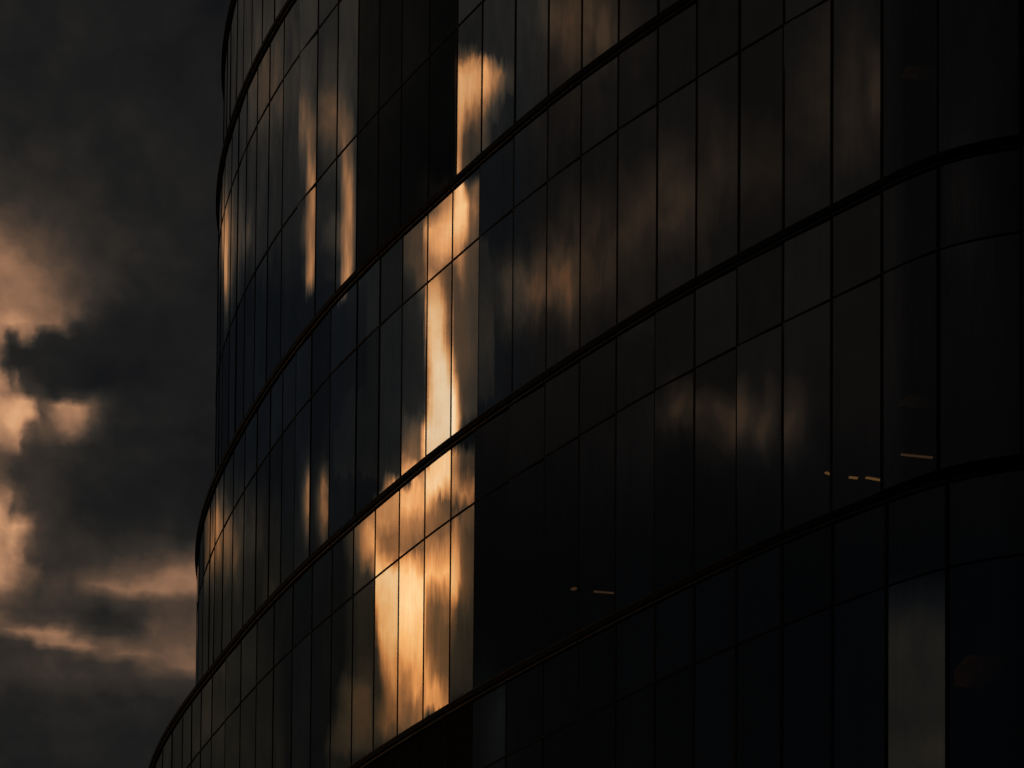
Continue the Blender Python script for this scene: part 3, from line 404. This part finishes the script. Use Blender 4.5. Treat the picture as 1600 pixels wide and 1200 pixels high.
# ------------------------------------------------------------------ mesh helpers
class MB:
    def __init__(s): s.v, s.f = [], []
    def add(s, vs, fs):
        o = len(s.v); s.v += [tuple(map(float, v)) for v in vs]; s.f += [tuple(i+o for i in f) for f in fs]
    def box(s, c, ax, ay, hz):
        """box with base centre c, half vectors ax, ay (2D) and z range hz"""
        vs = []
        for z in hz:
            for sx, sy in ((-1, -1), (1, -1), (1, 1), (-1, 1)):
                q = c+ax*sx+ay*sy; vs.append((q[0], q[1], z))
        s.add(vs, [(3, 2, 1, 0), (4, 5, 6, 7), (0, 1, 5, 4), (1, 2, 6, 5), (2, 3, 7, 6), (3, 0, 4, 7)])
    def ring(s, outer, inner, z0, z1, bev=0.0):
        n = len(outer); vs = []
        for P, z in ((outer, z0), (outer, z1), (inner, z1), (inner, z0)): vs += [(p[0], p[1], z) for p in P]
        fs = []
        for q in range(4):
            for i in range(n):
                j = (i+1) % n; r2 = (q+1) % 4
                fs.append((q*n+i, q*n+j, r2*n+j, r2*n+i))
        s.add(vs, fs)
    def strip(s, A, B, z0, z1):
        """open swept bar between polylines A (outer) and B (inner)"""
        n = len(A); vs = []
        for P, z in ((A, z0), (A, z1), (B, z1), (B, z0)): vs += [(p[0], p[1], z) for p in P]
        fs = [(q*n+i, q*n+i+1, ((q+1) % 4)*n+i+1, ((q+1) % 4)*n+i) for q in range(4) for i in range(n-1)]
        fs += [(0, n, 2*n, 3*n), (n-1, 4*n-1, 3*n-1, 2*n-1)]
        s.add(vs, fs)
    def prism(s, P, z0, z1):
        n = len(P); vs = [(p[0], p[1], z0) for p in P]+[(p[0], p[1], z1) for p in P]
        s.add(vs, [tuple(range(n-1, -1, -1)), tuple(range(n, 2*n))]+[(i, (i+1) % n, n+(i+1) % n, n+i) for i in range(n)])
    def build(s, name, m, parent=None, smooth=False):
        me = bpy.data.meshes.new(name); me.from_pydata(s.v, [], s.f); me.validate(); me.update()
        me.materials.append(MT[m])
        if smooth: me.polygons.foreach_set('use_smooth', [True]*len(me.polygons))
        o = bpy.data.objects.new(name, me); C.objects.link(o)
        if parent: o.parent = parent
        return o

# ------------------------------------------------------------------ ground
g = MB(); g.add([(-4000, -4000, GROUND), (4000, -4000, GROUND), (4000, 4000, GROUND), (-4000, 4000, GROUND)], [(0, 1, 2, 3)])
go = g.build('ground', 'pave'); go['kind'] = 'structure'

# ------------------------------------------------------------------ the tower
tower = bpy.data.objects.new('office_tower', None); C.objects.link(tower)
tower['label'] = 'curved dark glass office tower with black ledges round every storey, mirroring the sunset clouds'
tower['category'] = 'building'

RIGHT = [.25, 1.24, 2.16, 3.01, 3.88, 4.75, 5.57, 6.41, 7.26, 8.13, 9.0, 9.86, 10.74, 11.65, 12.5]
LEFT = {1: [-11.0, -10.35, -9.66, -8.93, -8.17, -7.38, -6.57, -5.76, -4.90, -4.07, -3.27, -2.45, -1.48, -.54],
        2: [-11.8, -11.06, -10.28, -9.46, -8.66, -7.87, -7.17, -6.47, -5.72, -4.85, -3.81, -2.98, -2.2, -1.38, -.59],
        3: [-11.71, -11.08, -10.39, -9.55, -8.68, -7.82, -6.97, -6.1, -5.28, -4.48, -3.67, -2.88, -2.04, -1.19, -.38]}
RIGHTK = {3: [.32]+RIGHT[1:]}
def grid(k):
    """mullion positions along the front of storey k"""
    kk = {0: 1, 4: 3, 5: 3, 6: 3, 7: 3, 8: 3}.get(k, k)
    L = LEFT[kk]; e = L[0]; ext = []
    while e-.84 > U0+.3: e -= .84; ext.append(e)
    # measured along the ledge's nose; slide each one to the glass line behind it
    out = []
    for u in ext[::-1]+L+RIGHTK.get(kk, RIGHT):
        if -11.9 < u < 12:
            p = front(k, u)[0]; a = p[0]/p[1]; v = u
            for _ in range(8):
                q = front(k, v, .052)[0]; q2 = front(k, v+.01, .052)[0]
                v -= (q[0]/q[1]-a)/((q2[0]/q2[1]-q[0]/q[1])/.01)
            u = max(v, u-.3)
        out.append(u)
    return sorted(out)

GL_IN = .052                                                   # glass sits this far behind the ledge's nose
def pane_mesh(mb, k, ua, ub, z0, z1, yaw, bow, n=6, pitch=0.0):
    """one bent pane, turned in its gaskets by yaw and pitch (radians)"""
    us = np.linspace(ua, ub, n+1); pts = []
    w = np.linalg.norm(front(k, ub)[0]-front(k, ua)[0])
    for i, u in enumerate(us):
        p, nr = front(k, u, GL_IN); t = i/n-.5
        pts.append((p+nr*(yaw*w*t-bow*4*t*t+bow), nr))
    vs = []
    for z, s in ((z0, -1), (z1, 1)):
        vs += [(*(p+nr*pitch*s*(z1-z0)*.5), z) for p, nr in pts]
    m = n+1
    mb.add(vs, [(i, i+1, m+i+1, m+i) for i in range(n)])

cand = {'window': [], 'mullion': [], 'spandrel_panel': []}     # (size in view, mesh builder, material)
def px_area(k, ua, ub, z0, z1):
    tot = []
    for u in (ua, ub):
        for z in (z0, z1):
            p = front(k, u, GL_IN)[0]; P = np.array([p[0], p[1], z]); d = P@_w
            tot.append((CAM['cx']+CAM['f']*(P@_r)/d, CAM['cy']-CAM['f']*(P@_u)/d))
    x = [min(max(t[0], 0), 1600) for t in tot]; y = [min(max(t[1], 0), 1200) for t in tot]
    _, nr = front(k, (ua+ub)/2); p = front(k, (ua+ub)/2)[0]
    if nr@p > 0: return 0.0
    return max(0, max(x)-min(x))*max(0, max(y)-min(y))

# panes whose glass turned a little further than the rest (storey, u) -> yaw in degrees
def yaw_of(k, um, rnd):
    y = rnd.gauss(0, .02 if -4.2 < um < .4 else .27)
    for kk, a, b, v in YAWS:
        if k == kk and a < um < b: y += v
    return R(y)
def kind_of(k, um, part):
    for kk, a, b, m in SPECIAL:
        if k == kk and a < um < b: return m
    return 'glass'

for k in range(0, 9):
    zt, zb = H[k], H[k+1]
    # ledge
    if True:
        mb = MB(); lo = loop(k, 0.0); hi = loop(k, .012); inn = loop(k, .9)
        # nose with a small chamfer
        mb.ring(lo, inn, zt+.004, zt+.088)
        lg = mb.build('floor_ledge', 'ledge', tower)
        # both trims come in lengths, with open joints at the mullions
        jl = [U0]+grid(k)+[UN]; bkp = lambda d: [tuple(p) for p in back_path(k, d)[0]]
        for nm, d0, d1, za, zb_ in (('drip_trim', .024, .05, zt-.040, zt-.002), ('sill_trim', .032, .060, zt+.090, zt+.118)):
            mb = MB()
            for ua, ub in zip(jl[:-1], jl[1:]):
                us = np.linspace(ua+.008, ub-.008, 4); jog = random.gauss(0, .0012)
                mb.strip([front(k, u, d0+jog)[0] for u in us], [front(k, u, d1)[0] for u in us], za, zb_)
            mb.strip(bkp(d0), bkp(d1), za, zb_); mb.build(nm, 'trim', lg)
    if k == 8: pass
    g_ = grid(k)
    top = zt-.055; bot = zb+.10
    rows = []
    if k == 0: rows = [(bot, top, 'window')]
    elif k == 1: rows = [(zt-1.09+.015, top, 'spandrel_panel'), (30.24+.015, zt-1.09-.015, 'window'), (bot, 30.24-.015, 'window')]
    else: rows = [(zt-1.12+.015, top, 'spandrel_panel'), (bot, zt-1.12-.015, 'window')]
    # head frame, transoms
    tz = [zt-.047]+[r[0]-.015 for r in rows[:-1]]
    for q, z in enumerate(tz):
        mb = MB(); hh = .010 if q == 0 else .012
        mb.ring(loop(k, GL_IN-.010), loop(k, GL_IN+.05), z-hh, z+hh)
        mb.build('head_frame' if q == 0 else 'transom', 'fin', tower)
    rnd = random.Random(40+k)
    stuff = {'window': MB(), 'spandrel_panel': MB(), 'mullion': MB()}
    cells = list(zip(g_[:-1], g_[1:]))
    cells = [(U0, g_[0])]+cells+[(g_[-1], UN)]
    for (ua, ub) in cells:
        um = (ua+ub)/2; yaw = yaw_of(k, um, rnd); bow = rnd.gauss(0, .0001 if -4.2 < um < .4 else .0006)
        for (z0, z1, nm) in rows:
            mb = MB(); yy = yaw+R(rnd.gauss(0, .015 if -4.2 < um < .4 else .06)); pane_mesh(mb, k, ua+.004, ub-.004, z0, z1, yy, bow, pitch=R(rnd.gauss(0, .04)))
            cand[nm].append((px_area(k, ua, ub, z0, z1) if k < 5 else 0, mb, kind_of(k, um, nm)))
    for u in g_:
        p, nr = front(k, u, GL_IN); t = np.array([-nr[1], nr[0]])
        w = .009+.0021*min(max(u, 0), 10); mb = MB()
        mb.box(p+nr*(-.05), t*w, nr*(.058), (bot-.02, top+.0))
        a = px_area(k, u-.15, u+.15, bot, top) if k < 5 else 0
        cand['mullion'].append((a, mb, 'fin'))
    # unseen sides
    bp_, bn = back_path(k, GL_IN); mb = MB(); mm = MB()
    for i in range(len(bp_)-1):
        a, b = bp_[i], bp_[i+1]
        for (z0, z1, nm) in rows:
            mb.add([(*a, z0), (*b, z0), (*b, z1), (*a, z1)], [(0, 1, 2, 3)])
        if i:
            t = np.array([-bn[i][1], bn[i][0]]); mm.box(a-bn[i]*.05, t*.022, bn[i]*.064, (bot-.02, top))
    cand['window'].append((-1, mb, 'glass')); cand['mullion'].append((-1, mm, 'fin'))
    # inside: slab with plenum, core, columns
    if k >= 1:
        cz = rows[0][0]-.03 if k else zt-.3
        mb = MB(); mb.prism([p for p in loop(k, .16, .6)], cz, zt-.09); mb.build('ceiling_slab', 'backing' if k == 99 else 'slab', tower)
        mb = MB(); mb.ring(loop(k, .13, .4), loop(k, .15, .4), cz, zt-.06); mb.build('spandrel_backing', 'backing', tower)
        mb = MB(); mb.prism([p for p in loop(k+1, .75, .6)] if k < 8 else loop(8, .75, .6), zb+.0, zb+.09); mb.build('floor_slab', 'core', tower)
    if k == 0:
        mb = MB(); mb.prism(loop(0, .3, .6), H[0]-.5, H[0]-.3); mb.build('roof', 'core', tower)
        mb = MB(); mb.prism(loop(0, .75, .6), zb+.0, zb+.09); mb.build('floor_slab', 'core', tower)
mb = MB(); mb.prism([(8.5, 58.), (14., 56.), (14.5, 74.), (4.5, 76.), (3., 66.)], GROUND, H[0]-.5); mb.build('core_wall', 'core', tower)
for (x, y) in ((1.6, 61.2), (4.4, 56.6), (7.4, 52.4), (-.9, 66.6), (-2.4, 72.0), (12.5, 52.)):
    mb = MB(); n = 20
    mb.prism([(x+.28*math.cos(i*2*math.pi/n), y+.28*math.sin(i*2*math.pi/n)) for i in range(n)], GROUND, H[0]-.5)
    mb.build('column', 'column', tower, True)
# plinth at the foot
mb = MB(); mb.ring(loop(8, .2), loop(8, .6), GROUND, H[9]+.1); mb.build('plinth', 'ledge', tower)

for nm, lst in cand.items():
    lst.sort(key=lambda t: -t[0])
    rest = {}
    for i, (a, mb, m) in enumerate(lst):
        if i < LIMIT[nm] and a > 0: mb.build(nm, m, tower, nm != 'mullion')
        else:
            r_ = rest.setdefault('all', (MB(), [])); o = len(r_[0].f); r_[0].add(mb.v, mb.f); r_[1].extend([m]*len(mb.f))
    for _, (r_, ms) in rest.items():
        first = ms[0]; o = r_.build(nm, first, tower, nm != 'mullion'); o['kind'] = 'stuff'
        names = [first]
        for q in ms:
            if q not in names: names.append(q); o.data.materials.append(MT[q])
        if len(names) > 1: o.data.polygons.foreach_set('material_index', [names.index(q) for q in ms])

# ------------------------------------------------------------------ lamps and painted ceiling glow seen through the glass
def pix(x, y, z):
    """a point at height z on the sight line through photo position (x, y)"""
    d = (x-CAM['cx'])/CAM['f']*_r+_w-(y-CAM['cy'])/CAM['f']*_u
    return d*(z/d[2])
def lamp_or_glow(x0, y0, x1, y1, z, wd, m, label, group=None):
    a = pix(x0, y0, z); b = pix(x1, y1, z); c = (a+b)/2; ax = (b-a)[:2]/2; L = np.linalg.norm(ax); t = ax/L; nr = np.array([-t[1], t[0]])
    e = bpy.data.objects.new('ceiling_lamp_or_glow', None); C.objects.link(e); e.location = (c[0], c[1], z+.09)
    c0 = np.array([0., 0.])
    mb = MB(); mb.box(c0, t*(L+.03), nr*(wd+.02), (-.075, 0)); mb.build('lamp_housing', 'housing', e)
    mb = MB(); mb.box(c0, t*L, nr*wd, (-.09, -.076)); mb.build('diffuser', m, e)  # glow panels reuse the lamp body to imitate lit ceiling
    e['label'] = label; e['category'] = 'lamp'; e['group'] = 'ceiling lamps lit behind the glass'
for a in LAMPS_AND_GLOWS: lamp_or_glow(*a)
